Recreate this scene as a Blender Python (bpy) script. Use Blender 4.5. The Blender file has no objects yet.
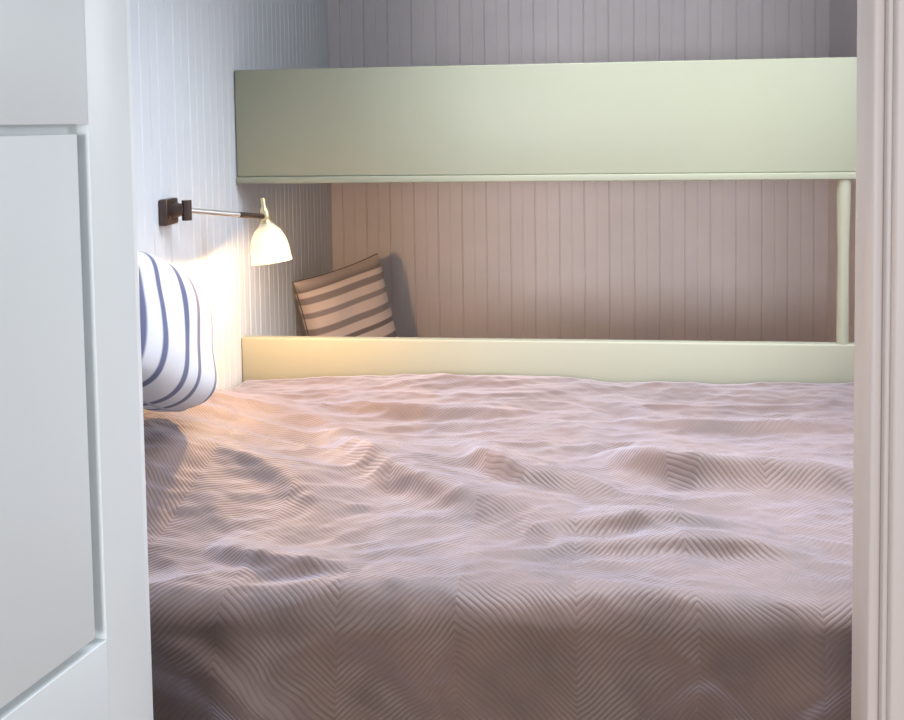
import bpy, bmesh, math, random
from mathutils import Vector, Matrix, noise

# ------------------------------------------------------------ camera
F_PX, YAW, PITCH, ROLL = 1000.0, 6.9, 3.3, 0.85
EYE = Vector((0, 0, 1.30))
cd = bpy.data.cameras.new('camera'); cam = bpy.data.objects.new('camera', cd)
bpy.context.scene.collection.objects.link(cam); bpy.context.scene.camera = cam
cd.sensor_fit = 'HORIZONTAL'; cd.sensor_width = 36; cd.lens = 36 * F_PX / 904
cd.shift_y = -(360 - 179) / 904
cd.clip_start = 0.05
R = math.radians
M = Matrix.Rotation(R(YAW), 4, 'Z') @ Matrix.Rotation(R(90 - PITCH), 4, 'X') @ Matrix.Rotation(R(-ROLL), 4, 'Z')
M.translation = EYE
cam.matrix_world = M

# ------------------------------------------------------------ light and exposure
sc = bpy.context.scene
vs = sc.view_settings
vs.view_transform = 'Standard'; vs.look = 'None'; vs.gamma = 1; vs.use_curve_mapping = False
vs.exposure = 0.0
w = bpy.data.worlds.new('world'); sc.world = w; w.use_nodes = True
w.node_tree.nodes['Background'].inputs[0].default_value = (.86, .93, 1, 1)
w.node_tree.nodes['Background'].inputs[1].default_value = .62

def area(name, loc, target, sx, sy, power, col):
    l = bpy.data.lights.new(name, 'AREA'); l.shape = 'RECTANGLE'; l.size = sx; l.size_y = sy
    l.energy = power; l.color = col
    o = bpy.data.objects.new(name, l); sc.collection.objects.link(o)
    o.location = loc
    o.rotation_euler = (Vector(target) - Vector(loc)).to_track_quat('-Z', 'Y').to_euler()
    return o
area('window_daylight', (1.42, 2.25, 1.85), (-.2, 2.3, .6), .9, 1.0, 42, (.90, .95, 1))
area('added_ceiling_fill', (.1, 2.1, 2.27), (.1, 2.15, 0), 1.0, .8, 30, (.84, .90, 1)).data.spread = R(115)  # added fill under the closed ceiling, spread narrowed to brighten the quilt top
area('hall_daylight', (-.75, -4.0, 1.30), (.1, 3, 1.0), 1.3, 1.2, 170, (.95, .96, 1))

# ------------------------------------------------------------ helpers
C = sc.collection
def mat(name, col, rough=.6, metal=0, sheen=0, sheen_col=(1, 1, 1), spec=.4, var=.04, vscale=3):
    m = bpy.data.materials.new(name); m.use_nodes = True
    nt = m.node_tree; b = nt.nodes['Principled BSDF']
    b.inputs['Roughness'].default_value = rough; b.inputs['Metallic'].default_value = metal
    b.inputs['Specular IOR Level'].default_value = spec
    b.inputs['Sheen Weight'].default_value = sheen; b.inputs['Sheen Tint'].default_value = (*sheen_col, 1)
    tc = nt.nodes.new('ShaderNodeTexCoord'); n = nt.nodes.new('ShaderNodeTexNoise')
    n.inputs['Scale'].default_value = vscale; n.inputs['Detail'].default_value = 4
    nt.links.new(tc.outputs['Object'], n.inputs['Vector'])
    mx = nt.nodes.new('ShaderNodeMix'); mx.data_type = 'RGBA'
    mx.inputs[6].default_value = (*[c * (1 - var) for c in col], 1)
    mx.inputs[7].default_value = (*[min(1, c * (1 + var)) for c in col], 1)
    nt.links.new(n.outputs[0], mx.inputs[0]); nt.links.new(mx.outputs[2], b.inputs['Base Color'])
    return m

def add_box(bm, x0, x1, y0, y1, z0, z1, bev=0.0):
    r = bmesh.ops.create_cube(bm, size=1)
    vsn = r['verts']
    for v in vsn:
        v.co = Vector((x0 + (v.co.x + .5) * (x1 - x0), y0 + (v.co.y + .5) * (y1 - y0), z0 + (v.co.z + .5) * (z1 - z0)))
    if bev:
        es = list({e for v in vsn for e in v.link_edges})
        bmesh.ops.bevel(bm, geom=es, offset=bev, segments=3, profile=.5, affect='EDGES')
def add_tube(bm, pts, rad, n=16, caps=True):
    pts = [Vector(p) for p in pts]
    rads = rad if isinstance(rad, (list, tuple)) else [rad] * len(pts)
    rings = []
    for i, p in enumerate(pts):
        d = (pts[min(i + 1, len(pts) - 1)] - pts[max(i - 1, 0)]).normalized()
        q = d.to_track_quat('Z', 'Y')
        rings.append([bm.verts.new(p + q @ Vector((math.cos(a) * rads[i], math.sin(a) * rads[i], 0)))
                      for a in [2 * math.pi * k / n for k in range(n)]])
    for a, b in zip(rings, rings[1:]):
        for k in range(n):
            bm.faces.new((a[k], a[(k + 1) % n], b[(k + 1) % n], b[k]))
    if caps:
        bm.faces.new(rings[0][::-1]); bm.faces.new(rings[-1])
def add_lathe(bm, prof, n=40, mtx=Matrix()):
    rings = [[bm.verts.new(mtx @ Vector((math.cos(2 * math.pi * k / n) * r, math.sin(2 * math.pi * k / n) * r, z)))
              for k in range(n)] for r, z in prof]
    for a, b in zip(rings, rings[1:]):
        for k in range(n):
            bm.faces.new((a[k], a[(k + 1) % n], b[(k + 1) % n], b[k]))
def obj(name, bm, m, parent=None, smooth=False):
    bmesh.ops.recalc_face_normals(bm, faces=bm.faces[:])
    me = bpy.data.meshes.new(name); bm.to_mesh(me); bm.free()
    me.materials.append(m)
    if smooth:
        for p in me.polygons: p.use_smooth = True
        if smooth != 'all': me.set_sharp_from_angle(angle=R(40))
    o = bpy.data.objects.new(name, me); C.objects.link(o)
    if parent: o.parent = parent
    return o
def box(name, m, dims, parent=None, bev=.003):
    bm = bmesh.new(); add_box(bm, *dims, bev); return obj(name, bm, m, parent, True)
def local(o, parent):                        # keep world coordinates when parenting under an offset Empty
    o.parent = parent
    inv = parent.matrix_basis.inverted()
    o.data.transform(inv)
    return o
def thing(name, label, cat, loc=(0, 0, 0), group=None):
    o = bpy.data.objects.new(name, None); o.empty_display_size = .1; C.objects.link(o); o.location = loc
    o['label'] = label; o['category'] = cat
    if group: o['group'] = group
    return o
def tag(o, label, cat):
    o['label'] = label; o['category'] = cat; return o
def struct(o, label=None):
    o['kind'] = 'structure'
    if label: o['label'] = label
    return o

# ------------------------------------------------------------ materials
m_wall = mat('painted_boards_white', (.60, .635, .68), .45)
m_back = mat('painted_boards_rose_grey', (.77, .71, .725), .5, var=.08, vscale=6)
m_green = mat('sage_green_paint', (.315, .32, .235), .45, var=.03)
m_rail = mat('pale_sage_paint', (.365, .36, .275), .5, var=.03)
m_door = mat('door_white_paint', (.72, .755, .765), .35, var=.02)
m_jamb = mat('jamb_warm_white_paint', (.56, .495, .465), .45, var=.03)
m_ceil = mat('ceiling_white', (.72, .74, .76), .7)
m_floor = mat('floor_pine', (.42, .27, .16), .45, var=.15)
m_matt = mat('mattress_cloth', (.5, .47, .44), .8)
m_wood = mat('bed_base_wood', (.25, .17, .11), .6, var=.15)
m_bronze = mat('dark_bronze', (.10, .07, .06), .35, .8)
m_steel = mat('brushed_nickel', (.62, .60, .57), .3, .85)
m_brass = mat('brass', (.75, .62, .35), .3, .9)
m_navy = mat('navy_thread', (.05, .05, .1), .8)

# ------------------------------------------------------------ room shell
XL, XR, YB, ZC = -1.004, 1.0, 4.08, 2.3
YF0, YF1 = 1.20, 1.32       # the partition that holds the doorway

def board_profile(L, pitch=.1):
    """grooved tongue-and-groove boards: list of (distance, depth)"""
    out = []
    x = 0.0
    while x < L:
        out += [(x, .0045), (x + .0035, 0), (x + pitch * .5 - .003, 0), (x + pitch * .5, .0015), (x + pitch * .5 + .003, 0),
                (x + pitch - .0035, 0)]
        x += pitch
    out = [p for p in out if p[0] <= L]
    if out[-1][0] < L: out.append((L, 0))
    return out
def boarded_wall(name, p0, p1, z0, z1, nrm, m, pitch=.1, thick=.06):
    p0, p1, nrm = Vector(p0), Vector(p1), Vector(nrm)
    L = (p1 - p0).length; d = (p1 - p0) / L
    bm = bmesh.new(); f = []; b = []
    for z in (z0, z1):
        f.append([bm.verts.new(Vector((*(p0 + d * s), z)) - Vector((*nrm, 0)) * dep) for s, dep in board_profile(L, pitch)])
        b.append([bm.verts.new(Vector((*(p0 - nrm * thick + d * s), z))) for s in (0, L)])
    for i in range(len(f[0]) - 1):
        bm.faces.new((f[0][i], f[0][i + 1], f[1][i + 1], f[1][i]))
    bm.faces.new((b[0][0], b[1][0], b[1][1], b[0][1]))
    bm.faces.new((f[0][0], f[1][0], b[1][0], b[0][0])); bm.faces.new((f[0][-1], b[0][1], b[1][1], f[1][-1]))
    for k in (0, 1): bm.faces.new(f[k] + [b[k][1], b[k][0]])
    return obj(name, bm, m)
struct(boarded_wall('wall_back', (XL - .05, YB), (XR + .05, YB), 0, ZC, (0, -1), m_back))
struct(boarded_wall('wall_left', (XL, YF1 - .02), (XL, YB + .03), 0, ZC, (1, 0), m_wall))
# right wall with a window opening (behind the jamb as seen from the doorway)
WY0, WY1, WZ0, WZ1 = 1.75, 2.75, .95, 2.0
bm = bmesh.new()
add_box(bm, XR, XR + .06, YF1, WY0, 0, ZC); add_box(bm, XR, XR + .06, WY1, YB, 0, ZC)
add_box(bm, XR, XR + .06, WY0, WY1, 0, WZ0); add_box(bm, XR, XR + .06, WY0, WY1, WZ1, ZC)
struct(obj('wall_right', bm, m_back))
bm = bmesh.new()
for a, b, c, d in ((WY0, WY0 + .05, WZ0, WZ1), (WY1 - .05, WY1, WZ0, WZ1), (WY0 + .05, WY1 - .05, WZ0, WZ0 + .05),
                   (WY0 + .05, WY1 - .05, WZ1 - .05, WZ1), (2.235, 2.265, WZ0 + .05, WZ1 - .05)):
    add_box(bm, XR + .005, XR + .055, a, b, c, d, .003)
win = struct(obj('window_1', bm, m_door, None, True))
mg = bpy.data.materials.new('window_glass'); mg.use_nodes = True
nt = mg.node_tree; nt.nodes.clear()
out = nt.nodes.new('ShaderNodeOutputMaterial'); mx = nt.nodes.new('ShaderNodeMixShader')
tr = nt.nodes.new('ShaderNodeBsdfTransparent'); gl = nt.nodes.new('ShaderNodeBsdfGlossy')
gl.inputs['Roughness'].default_value = .02; mx.inputs[0].default_value = .06
nt.links.new(tr.outputs[0], mx.inputs[1]); nt.links.new(gl.outputs[0], mx.inputs[2]); nt.links.new(mx.outputs[0], out.inputs[0])
for a, b in ((WY0 + .05, 2.235), (2.265, WY1 - .05)):
    box('window_pane', mg, (XR + .028, XR + .032, a, b, WZ0 + .05, WZ1 - .05), win, 0)
struct(box('ceiling', m_ceil, (XL - .06, XR + .06, YF0, YB + .06, ZC, ZC + .06), None, 0))
struct(box('floor', m_floor, (-1.6, 1.6, -1.6, YB + .06, -.05, 0), None, 0))

# doorway: opening between DL and DR in the partition
DL, DR = -.60, .356
bm = bmesh.new()
add_box(bm, XL - .06, DL - .02, YF0, YF1, 0, ZC)
add_box(bm, DR + .02, XR + .06, YF0, YF1, 0, ZC)
add_box(bm, DL - .02, DR + .02, YF0, YF1, 2.05, ZC)
struct(obj('wall_front', bm, m_wall))
# right jamb board, its stop strip and the casing on the hall side
bm = bmesh.new()
add_box(bm, DR, DR + .02, YF0 - .01, YF1 + .0, 0, 2.05, .003)
struct(obj('trim_1', bm, m_jamb, None, True), 'pale warm white jamb board on the right of the doorway')
bm = bmesh.new(); add_box(bm, DR - .013, DR, YF0 + .0, YF0 + .045, 0, 2.03, .004)
struct(obj('trim_2', bm, m_jamb, None, True), 'narrow door stop strip on the right jamb')
bm = bmesh.new(); add_box(bm, DR + .004, DR + .10, YF0 - .028, YF0 - .01, 0, 2.12, .004)
struct(obj('trim_3', bm, m_jamb, None, True), 'flat casing board around the right of the doorway')
bm = bmesh.new(); add_box(bm, DL - .02, DL, YF0, YF1, 0, 2.05, .003)
struct(obj('trim_4', bm, m_door, None, True))

# ------------------------------------------------------------ open panelled door, hinged on the left of the doorway
DB = Vector((-.544, 1.185, 0)); DA = 12.0     # hinge edge of its face; it swings out towards the hall
door = bpy.data.objects.new('door_1', None); C.objects.link(door)
door.location = DB; door.rotation_euler = (0, 0, R(-DA)); struct(door, 'white painted panelled door standing open on the left')
# local: x = out of the face (towards the right), y = along the door (0 at hinge, negative towards the hall)
DW, DH, TH = .82, 2.02, .036
S = .078
PT, PB = 1.303, .684      # the panel seen in the photo
bm = bmesh.new()
def db(y0, y1, z0, z1): add_box(bm, -TH, 0, y0, y1, z0, z1, .0008)
db(-S, 0, .01, DH); db(-DW, -DW + .10, .01, DH)
for z0, z1 in ((.01, .18), (PB - .20, PB), (PT, PT + .16), (DH - .12, DH)):
    db(-DW + .10, -S, z0, z1)
obj('door_frame', bm, m_door, door, True)
G = .019                                    # open groove between frame and panel
for z0, z1 in ((.18, PB - .20), (PB, PT), (PT + .16, DH - .12)):
    b = bmesh.new()
    add_box(b, -TH + .003, -.017, -DW + .10, -S, z0, z1)
    add_box(b, -.017, -.0006, -DW + .10 + G, -S - G, z0 + G * .6, z1 - G * .6, .0015)
    obj('door_panel', b, m_door, door, True)

# ------------------------------------------------------------ built-in bunk
YR = 2.90
bunk = thing('bunk_bed', 'built-in bunk painted sage green, deep upper side board above a low rail', 'bunk bed', (0, YR, 0))
def bpart(name, m, dims, bev=.004):
    return local(box(name, m, dims, None, bev), bunk)
bpart('upper_side_board', m_green, (XL + .002, XR - .01, YR, YR + .028, 1.142, 1.462))
o = bpart('bottom_lip', m_green, (XL + .002, XR - .01, YR - .006, YR + .034, 1.122, 1.142), .003)
bpart('upper_deck', m_green, (XL + .01, XR - .01, YR + .034, YB - .01, 1.16, 1.185))
bpart('lower_side_rail', m_rail, (XL + .002, XR - .01, YR, YR + .035, .44, .655), .005)
bpart('lower_deck', m_wood, (XL + .01, XR - .01, YR + .035, YB - .01, .20, .225))
bm = bmesh.new()
add_tube(bm, [(.756, YR + .018, .655), (.756, YR + .018, .9), (.756, YR + .018, 1.122)], [.017, .0155, .020], 20)
p = obj('post', bm, m_rail, None, True); local(p, bunk)
bpart('leg', m_wood, (XR - .05, XR - .012, YR + .04, YR + .09, .0, .2)); bpart('leg', m_wood, (XL + .012, XL + .05, YR + .04, YR + .09, 0, .2))
bpart('mattress', m_matt, (XL + .02, XR - .03, YR + .045, YB - .02, .225, .335), .03)

# ------------------------------------------------------------ wide bed and its base
bed = thing('bed', 'wide bed under the brown quilt, in front of the bunk', 'bed', (0, 2.2, 0))
local(box('bed_base', m_wood, (XL + .03, .86, 1.66, 2.87, .08, .26), None, .004), bed)
local(box('mattress', m_matt, (XL + .02, .87, 1.64, 2.88, .26, .475), None, .05), bed)
for x in (XL + .06, .80):
    for y in (1.70, 2.80):
        local(box('leg', m_wood, (x, x + .05, y, y + .05, 0, .08), None, .003), bed)

# ------------------------------------------------------------ quilt
ZT = .535
def seg_d(px, py, pts):
    best = (9, 0, 0); acc = 0
    for (ax, ay), (bx, by) in zip(pts, pts[1:]):
        dx, dy = bx - ax, by - ay; l2 = dx * dx + dy * dy
        t = max(0, min(1, ((px - ax) * dx + (py - ay) * dy) / l2))
        qx, qy = ax + dx * t, ay + dy * t
        d = math.hypot(px - qx, py - qy)
        if d < best[0]:
            side = 1 if dx * (py - ay) - dy * (px - ax) > 0 else -1
            best = (d, acc + t, side)
        acc += 1
    return best[0], best[1] / (len(pts) - 1), best[2]
FOLDS = [  # polyline on the bed top (x, y), height, width ; the drop side is to the right of the line
]
FOLDS = [
    ([(-.62, 2.42), (-.50, 2.22), (-.38, 2.05), (-.22, 1.93), (.0, 1.86)], .022, .10),
    ([(-.26, 2.28), (-.20, 2.14), (-.10, 2.03), (.08, 1.98)], .018, .07),
    ([(.06, 2.24), (.14, 2.13), (.26, 2.06), (.50, 2.06), (.70, 2.12)], .030, .10),
    ([(-.10, 1.80), (.10, 1.83), (.36, 1.80)], .014, .06),
    ([(-.05, 1.72), (.20, 1.74), (.42, 1.71)], .012, .05),
    ([(-.66, 1.72), (-.52, 1.66), (-.36, 1.62)], .012, .05),
    ([(-.80, 2.10), (-.60, 2.00), (-.45, 1.85)], .012, .09),
    ([(-.70, 2.65), (-.35, 2.55), (.05, 2.58)], .012, .08),
    ([(.10, 2.50), (.40, 2.44), (.75, 2.50)], .014, .08),
]
def fold_h(x, y):
    h = 0
    for pts, a, wd in FOLDS:
        if x < min(p[0] for p in pts) - .3 or x > max(p[0] for p in pts) + .3: continue
        d, t, s = seg_d(x, y, pts)
        taper = math.sin(math.pi * min(1, max(0, t)) ) ** .7 if 0 < t < 1 else 0
        wd2 = wd * (1 if s > 0 else .38)           # steep on one side, gentle on the other
        h += 1.6 * a * taper * math.exp(-(d / wd2) ** 2)
    return h
def top_h(x, y):
    v = Vector((x * 1.3 + .35 * noise.noise(Vector((x * 2, y * 2, 4))), y * 3.2 + .5 * noise.noise(Vector((x * 1.5, y * 1.5, 9))), 2.1))
    h = .028 * noise.noise(v)
    r = 1 - abs(noise.noise(v * 2.3 + Vector((5, 1, 0)))) * 2
    h += .010 * r
    r = 1 - abs(noise.noise(Vector((x * 7 + y * 3, y * 15 - x * 4, 1.2)))) * 2
    h += .0045 * r
    h += .002 * noise.noise(Vector((x * 30, y * 45, 0)))
    h += .115 * math.exp(-((x + 1.0) / .27) ** 2) / (1 + math.exp(-(y - 1.86) / .07)) / (1 + math.exp((y - 2.50) / .07))      # bunched up over a bed pillow by the wall
    return h + 1.15 * fold_h(x, y)
CREASES = [  # (x, distance below the edge), height, width
    ([(-.72, -.02), (-.60, .03), (-.46, .12), (-.36, .22)], .034, .05),
    ([(-.80, .10), (-.66, .16), (-.56, .28)], .020, .04),
    ([(.24, .03), (.12, .09), (-.02, .20)], .010, .05),
    ([(-.20, -.02), (-.24, .08), (-.18, .22)], .018, .05),
    ([(.44, .02), (.34, .10), (.28, .24)], .012, .05),
]
X0, X1, Y0, Y1 = XL + .02, .90, 1.535, 2.885
RAD = .048
NX, NT = 380, 330
LT = (Y1 - Y0 - RAD); LA = RAD * math.pi / 2; LD = .36
bm = bmesh.new(); uvl = bm.loops.layers.uv.new('UVMap'); grid = []; uvs = {}
for j in range(NT + 1):
    t = (LT + LA + LD) * j / NT
    row = []
    for i in range(NX + 1):
        x = X0 + (X1 - X0) * i / NX
        yf = .030 * (x - .0) * .8 + .012 * math.sin(x * 5 + 1)       # the front edge runs slightly askew
        if t < LT:
            f = t / LT
            y = Y1 + (Y0 + RAD + yf - Y1) * f
            nz = Vector((0, 0, 1)); z = ZT
        elif t < LT + LA:
            a = (t - LT) / RAD
            y = Y0 + RAD + yf - math.sin(a) * RAD; z = ZT - RAD + math.cos(a) * RAD
            nz = Vector((0, -math.sin(a), math.cos(a)))
        else:
            y = Y0 + yf; z = ZT - RAD - (t - LT - LA); nz = Vector((0, -1, 0))
        yy = Y1 - t
        k = max(0, min(1, (t - LT) / LA))
        h = top_h(x, yy)
        drop = max(0, t - LT - LA)
        # hanging folds, diagonal ones at the left as in a cloth pulled towards a corner
        dg = .022 * noise.noise(Vector((x * 4.2 - drop * 4.5, drop * 1.5 + x * .6, 7.7))) + .012 * (1 - 2 * abs(noise.noise(Vector((x * 6 - drop * 8, drop * 2, 3.1)))))
        dg += .010 * math.sin(x * 9 + 1.3) * min(1, drop / .2)
        for pts, am, wd in CREASES:
            d, tt, sd = seg_d(x, drop, pts)
            if d < .15: dg += am * math.exp(-(d / (wd if sd > 0 else wd * .5)) ** 2) * math.sin(math.pi * min(.97, max(.03, tt))) ** .5
        h = h * (1 - k * .6) + k * dg * (.5 + .9 * min(1, drop / .15))
        h -= .05 * max(0, x - .30) * k * 2
        co = Vector((x, y, z)) + nz * h
        # tuck where it meets the rail and walls
        co.z -= .03 * math.exp(-(max(0, X1 - x) / .03) ** 2)
        if co.y > YR - .008: co.y = YR - .008
        if drop <= 0: co.z = max(co.z, ZT - RAD - .01)
        v = bm.verts.new(co); row.append(v); uvs[v] = (x, t)
    grid.append(row)
for a, b in zip(grid, grid[1:]):
    for i in range(NX):
        f = bm.faces.new((a[i], b[i], b[i + 1], a[i + 1]))
        for l in f.loops: l[uvl].uv = uvs[l.vert]
mq = bpy.data.materials.new('brown_quilted_cotton'); mq.use_nodes = True
nt = mq.node_tree; B = nt.nodes['Principled BSDF']; N = nt.nodes.new; L = nt.links.new
def math_n(op, a, b=None, c=None):
    n = N('ShaderNodeMath'); n.operation = op
    for i, v in enumerate((a, b, c)):
        if v is None: continue
        if isinstance(v, (int, float)): n.inputs[i].default_value = v
        else: L(v, n.inputs[i])
    return n.outputs[0]
uv = N('ShaderNodeUVMap'); sp = N('ShaderNodeSeparateXYZ'); L(uv.outputs[0], sp.inputs[0])
nz_ = N('ShaderNodeTexNoise'); nz_.inputs['Scale'].default_value = 5; L(uv.outputs[0], nz_.inputs['Vector'])
tri = math_n('MULTIPLY', math_n('PINGPONG', sp.outputs[0], .19), .9)
q = math_n('ADD', math_n('ADD', sp.outputs[1], tri), math_n('MULTIPLY', nz_.outputs[0], .07))
wv = math_n('SINE', math_n('MULTIPLY', q, 2 * math.pi / .021))
wv = math_n('ABSOLUTE', wv)
wv = math_n('POWER', wv, .55)
fine = N('ShaderNodeTexNoise'); fine.inputs['Scale'].default_value = 160; L(uv.outputs[0], fine.inputs['Vector'])
hh = math_n('ADD', wv, math_n('MULTIPLY', fine.outputs[0], .35))
bp = N('ShaderNodeBump'); bp.inputs['Strength'].default_value = .3; bp.inputs['Distance'].default_value = .004
L(hh, bp.inputs['Height']); L(bp.outputs[0], B.inputs['Normal'])
cr = N('ShaderNodeMix'); cr.data_type = 'RGBA'
cr.inputs[6].default_value = (.038, .020, .013, 1); cr.inputs[7].default_value = (.138, .078, .056, 1)
cl = N('ShaderNodeTexNoise'); cl.inputs['Scale'].default_value = 3.5; cl.inputs['Detail'].default_value = 6; L(uv.outputs[0], cl.inputs['Vector'])
wm = N('ShaderNodeTexNoise'); wm.inputs['Scale'].default_value = 7; L(uv.outputs[0], wm.inputs['Vector'])
L(math_n('MULTIPLY_ADD', wv, math_n('MULTIPLY_ADD', wm.outputs[0], 1.8, -.35), math_n('MULTIPLY', cl.outputs[0], .65)), cr.inputs[0]); L(cr.outputs[2], B.inputs['Base Color'])
B.inputs['Roughness'].default_value = .55; B.inputs['Specular IOR Level'].default_value = .5
B.inputs['Sheen Weight'].default_value = 1; B.inputs['Sheen Roughness'].default_value = .5
B.inputs['Sheen Tint'].default_value = (.86, .84, 1, 1)
quilt = obj('quilt', bm, mq, None, 'all')
md = quilt.modifiers.new('thickness', 'SOLIDIFY'); md.thickness = .006; md.offset = -1
tag(quilt, 'rumpled brown herringbone quilt spread over the wide bed and hanging down in front', 'quilt')

# ------------------------------------------------------------ cushions
def cushion(name, w, h, th, m, seam_m, label, mtx, rnd=0.0, n=44, wr=.01, seed=0):
    """w, h, th full size; local x = across, y = up the cushion, z = out of its face"""
    bm = bmesh.new(); uvl = bm.loops.layers.uv.new('UVMap'); uvd = {}
    top = {}; bot = {}
    for i in range(n + 1):
        for j in range(n + 1):
            u = math.sin((i / n * 2 - 1) * math.pi / 2); v = math.sin((j / n * 2 - 1) * math.pi / 2)
            pin = .055                             # sides drawn in between the corners
            x = u * w / 2 * (1 - pin * (1 - v * v)); y = v * h / 2 * (1 - pin * (1 - u * u))
            k = 1 - rnd * (u * u * v * v) ; x *= k; y *= k
            e = (max(0, 1 - u ** 4) * max(0, 1 - v ** 4)) ** .42
            z = th / 2 * e
            wz = wr * noise.noise(Vector((x * 9 + seed, y * 9, 1.7))) * e
            edge = i in (0, n) or j in (0, n)
            a = bm.verts.new((x, y, z + wz)); uvd[a] = (x / w + .5, y / h + .5); top[i, j] = a
            if edge: bot[i, j] = a
            else:
                b = bm.verts.new((x, y, -z + wz)); uvd[b] = (x / w + .5, y / h + .5); bot[i, j] = b
    for i in range(n):
        for j in range(n):
            for g, rev in ((top, 0), (bot, 1)):
                vs_ = [g[i, j], g[i + 1, j], g[i + 1, j + 1], g[i, j + 1]]
                if rev: vs_.reverse()
                f = bm.faces.new(vs_)
                for l in f.loops: l[uvl].uv = uvd[l.vert]
    rim = [Vector(top[i, 0].co) for i in range(n)] + [Vector(top[n, j].co) for j in range(n)] + \
          [Vector(top[i, n].co) for i in range(n, 0, -1)] + [Vector(top[0, j].co) for j in range(n, 0, -1)]
    root = bpy.data.objects.new(name, None); C.objects.link(root); root.empty_display_size = .1
    root.matrix_world = mtx
    tag(root, label, 'cushion')
    obj('cover', bm, m, root, 'all')
    b2 = bmesh.new(); rim.append(rim[0]); add_tube(b2, rim, .0028, 8, False)
    obj('piping', b2, seam_m, root, 'all')
    return root
def stripe_mat(name, base, bands, axis=0, rough=.8):
    """bands: (position, half width, colour) across the cover, in the cloth's own coordinates"""
    m = bpy.data.materials.new(name); m.use_nodes = True
    nt = m.node_tree; Bn = nt.nodes['Principled BSDF']; Bn.inputs['Roughness'].default_value = rough
    Bn.inputs['Sheen Weight'].default_value = .2
    uv = nt.nodes.new('ShaderNodeUVMap'); s = nt.nodes.new('ShaderNodeSeparateXYZ'); nt.links.new(uv.outputs[0], s.inputs[0])
    cr = nt.nodes.new('ShaderNodeValToRGB'); cr.color_ramp.interpolation = 'LINEAR'
    el = cr.color_ramp.elements; el[0].position = 0; el[0].color = (*base, 1); el[1].position = 1; el[1].color = (*base, 1)
    e = .008
    for p, hw, c in bands:
        for q_, cc in ((p - hw - e, base), (p - hw, c), (p + hw, c), (p + hw + e, base)):
            if 0 < q_ < 1:
                k = el.new(q_); k.color = (*cc, 1)
    nt.links.new(s.outputs[axis], cr.inputs[0]); nt.links.new(cr.outputs[0], Bn.inputs['Base Color'])
    n = nt.nodes.new('ShaderNodeTexNoise'); n.inputs['Scale'].default_value = 220
    b = nt.nodes.new('ShaderNodeBump'); b.inputs['Strength'].default_value = .2; b.inputs['Distance'].default_value = .002
    nt.links.new(uv.outputs[0], n.inputs['Vector']); nt.links.new(n.outputs[0], b.inputs['Height']); nt.links.new(b.outputs[0], Bn.inputs['Normal'])
    return m
navy = (.10, .11, .20)
def frame(origin, ex, ez):
    ex = Vector(ex).normalized(); ez = Vector(ez); ez = (ez - ex * ez.dot(ex)).normalized(); ey = ez.cross(ex)
    m = Matrix((ex, ey, ez)).transposed().to_4x4(); m.translation = Vector(origin); return m
m_c1 = stripe_mat('white_ticking_with_navy_stripes', (.62, .62, .66),
                  [(.93, .016, navy), (.80, .016, navy), (.56, .018, navy), (.42, .018, navy), (.20, .014, navy), (.09, .014, navy)])
m_c1p = mat('grey_piping', (.35, .36, .42), .8)
cushion("cushion", .47, .33, .18, m_c1, m_c1p, 'white cushion with curved navy stripes leaning by the wall lamp, half behind the door',
        frame((-.895, 2.025, .855), (.03, .90, -.40), (.96, -.03, .24)), rnd=.24, seed=1)
g1 = (.20, .16, .16)
m_c2 = stripe_mat('cream_cover_with_grey_brown_stripes', (.74, .62, .58),
                  [(.96, .07, g1), (.80, .028, (.30, .25, .25)), (.66, .022, (.34, .28, .28)), (.50, .028, (.30, .25, .25)), (.36, .02, g1), (.2, .03, g1)], 1)
m_c2p = mat('dark_piping', (.16, .13, .13), .8)
cushion('cushion', .385, .385, .13, m_c2, m_c2p, 'small cream cushion with grey-brown stripes standing in the corner of the lower bunk',
        frame((-.835, 3.62, .575), (.62, .70, .16), (.70, -.70, .12)), seed=5)

# ------------------------------------------------------------ swing-arm wall lamp
LY = 2.37
lamp = thing('wall_lamp', 'lit swing-arm wall lamp with a white glass shade over the striped cushion', 'lamp', (XL, LY, 1.09))
def lp(name, bm, m, sm=True): return local(obj(name, bm, m, None, sm), lamp)
bm = bmesh.new(); add_box(bm, XL, XL + .022, LY - .045, LY + .03, 1.055, 1.12, .005); lp('wall_plate', bm, m_bronze)
HX, HY, HZ = -.822, 2.60, 1.052
MX, MY, MZ = -.862, 2.505, 1.066
bm = bmesh.new(); add_tube(bm, [(XL + .02, LY, 1.09), (XL + .05, LY, 1.092)], [.02, .014]); add_tube(bm, [(XL + .055, LY, 1.065), (XL + .055, LY, 1.115)], .012); lp('swivel_joint', bm, m_bronze)
bm = bmesh.new(); add_tube(bm, [(XL + .055, LY, 1.090), (MX, MY, MZ)], .0065); lp('arm', bm, m_steel)
bm = bmesh.new(); add_tube(bm, [(MX, MY, MZ), (HX, HY, HZ)], .0075); lp('arm', bm, m_bronze)
tilt = Matrix.Translation((HX, HY, HZ)) @ Matrix.Rotation(R(-7), 4, 'Y')
bm = bmesh.new(); add_lathe(bm, [(0, -.012), (.011, -.012), (.013, .0), (.011, .02), (.006, .026), (.006, .05), (0, .05)], 24, tilt); lp('knob', bm, m_brass)
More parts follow.
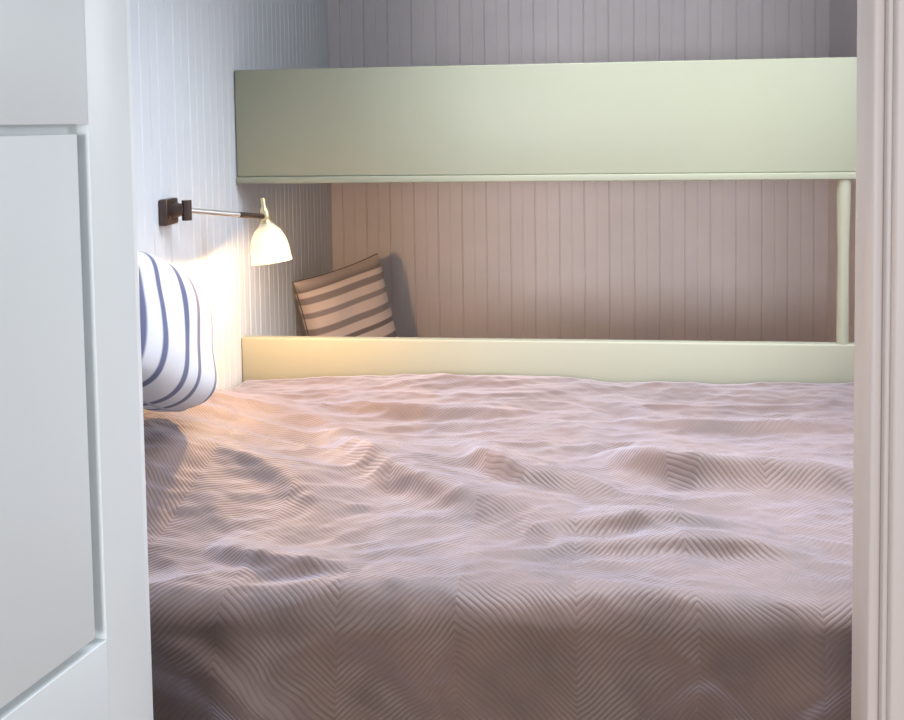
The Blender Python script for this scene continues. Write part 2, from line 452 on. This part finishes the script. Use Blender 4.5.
bm = bmesh.new(); add_lathe(bm, [(0, -.008), (.014, -.010), (.019, -.022), (.020, -.045), (0, -.045)], 24, tilt); lp('socket', bm, m_brass)
prof = [(.019, -.020), (.026, -.030), (.040, -.045), (.052, -.068), (.058, -.095), (.060, -.125), (.063, -.140)]
prof = [(r * .88, z * .88) for r, z in prof]
prof += [(r - .003, z) for r, z in prof[::-1]]
bm = bmesh.new(); add_lathe(bm, prof + [prof[0]], 48, tilt)
ms = bpy.data.materials.new('opal_glass'); ms.use_nodes = True
nt = ms.node_tree; nt.nodes.clear()
out = nt.nodes.new('ShaderNodeOutputMaterial'); a1 = nt.nodes.new('ShaderNodeMixShader'); a2 = nt.nodes.new('ShaderNodeMixShader')
df = nt.nodes.new('ShaderNodeBsdfDiffuse'); tl = nt.nodes.new('ShaderNodeBsdfTranslucent'); gs = nt.nodes.new('ShaderNodeBsdfGlossy')
df.inputs[0].default_value = (.9, .88, .82, 1); tl.inputs[0].default_value = (.9, .84, .72, 1); gs.inputs['Roughness'].default_value = .15
a1.inputs[0].default_value = .6; a2.inputs[0].default_value = .06
nt.links.new(df.outputs[0], a1.inputs[1]); nt.links.new(tl.outputs[0], a1.inputs[2])
nt.links.new(a1.outputs[0], a2.inputs[1]); nt.links.new(gs.outputs[0], a2.inputs[2]); nt.links.new(a2.outputs[0], out.inputs[0])
lp('lamp_shade', bm, ms)
bm = bmesh.new(); add_lathe(bm, [(0, -.045), (.012, -.045), (.014, -.06), (.024, -.08), (.027, -.098), (.022, -.115), (.010, -.124), (0, -.126)], 24, tilt)
mb = bpy.data.materials.new('lit_bulb'); mb.use_nodes = True
b_ = mb.node_tree.nodes['Principled BSDF']; b_.inputs['Emission Color'].default_value = (1, .66, .32, 1); b_.inputs['Emission Strength'].default_value = 12
lp('bulb', bm, mb)
l = bpy.data.lights.new('bulb_light', 'POINT'); l.energy = 42; l.color = (1, .58, .25); l.shadow_soft_size = .02
lo = bpy.data.objects.new('bulb_light', l); C.objects.link(lo); lo.location = tilt @ Vector((0, 0, -.119))
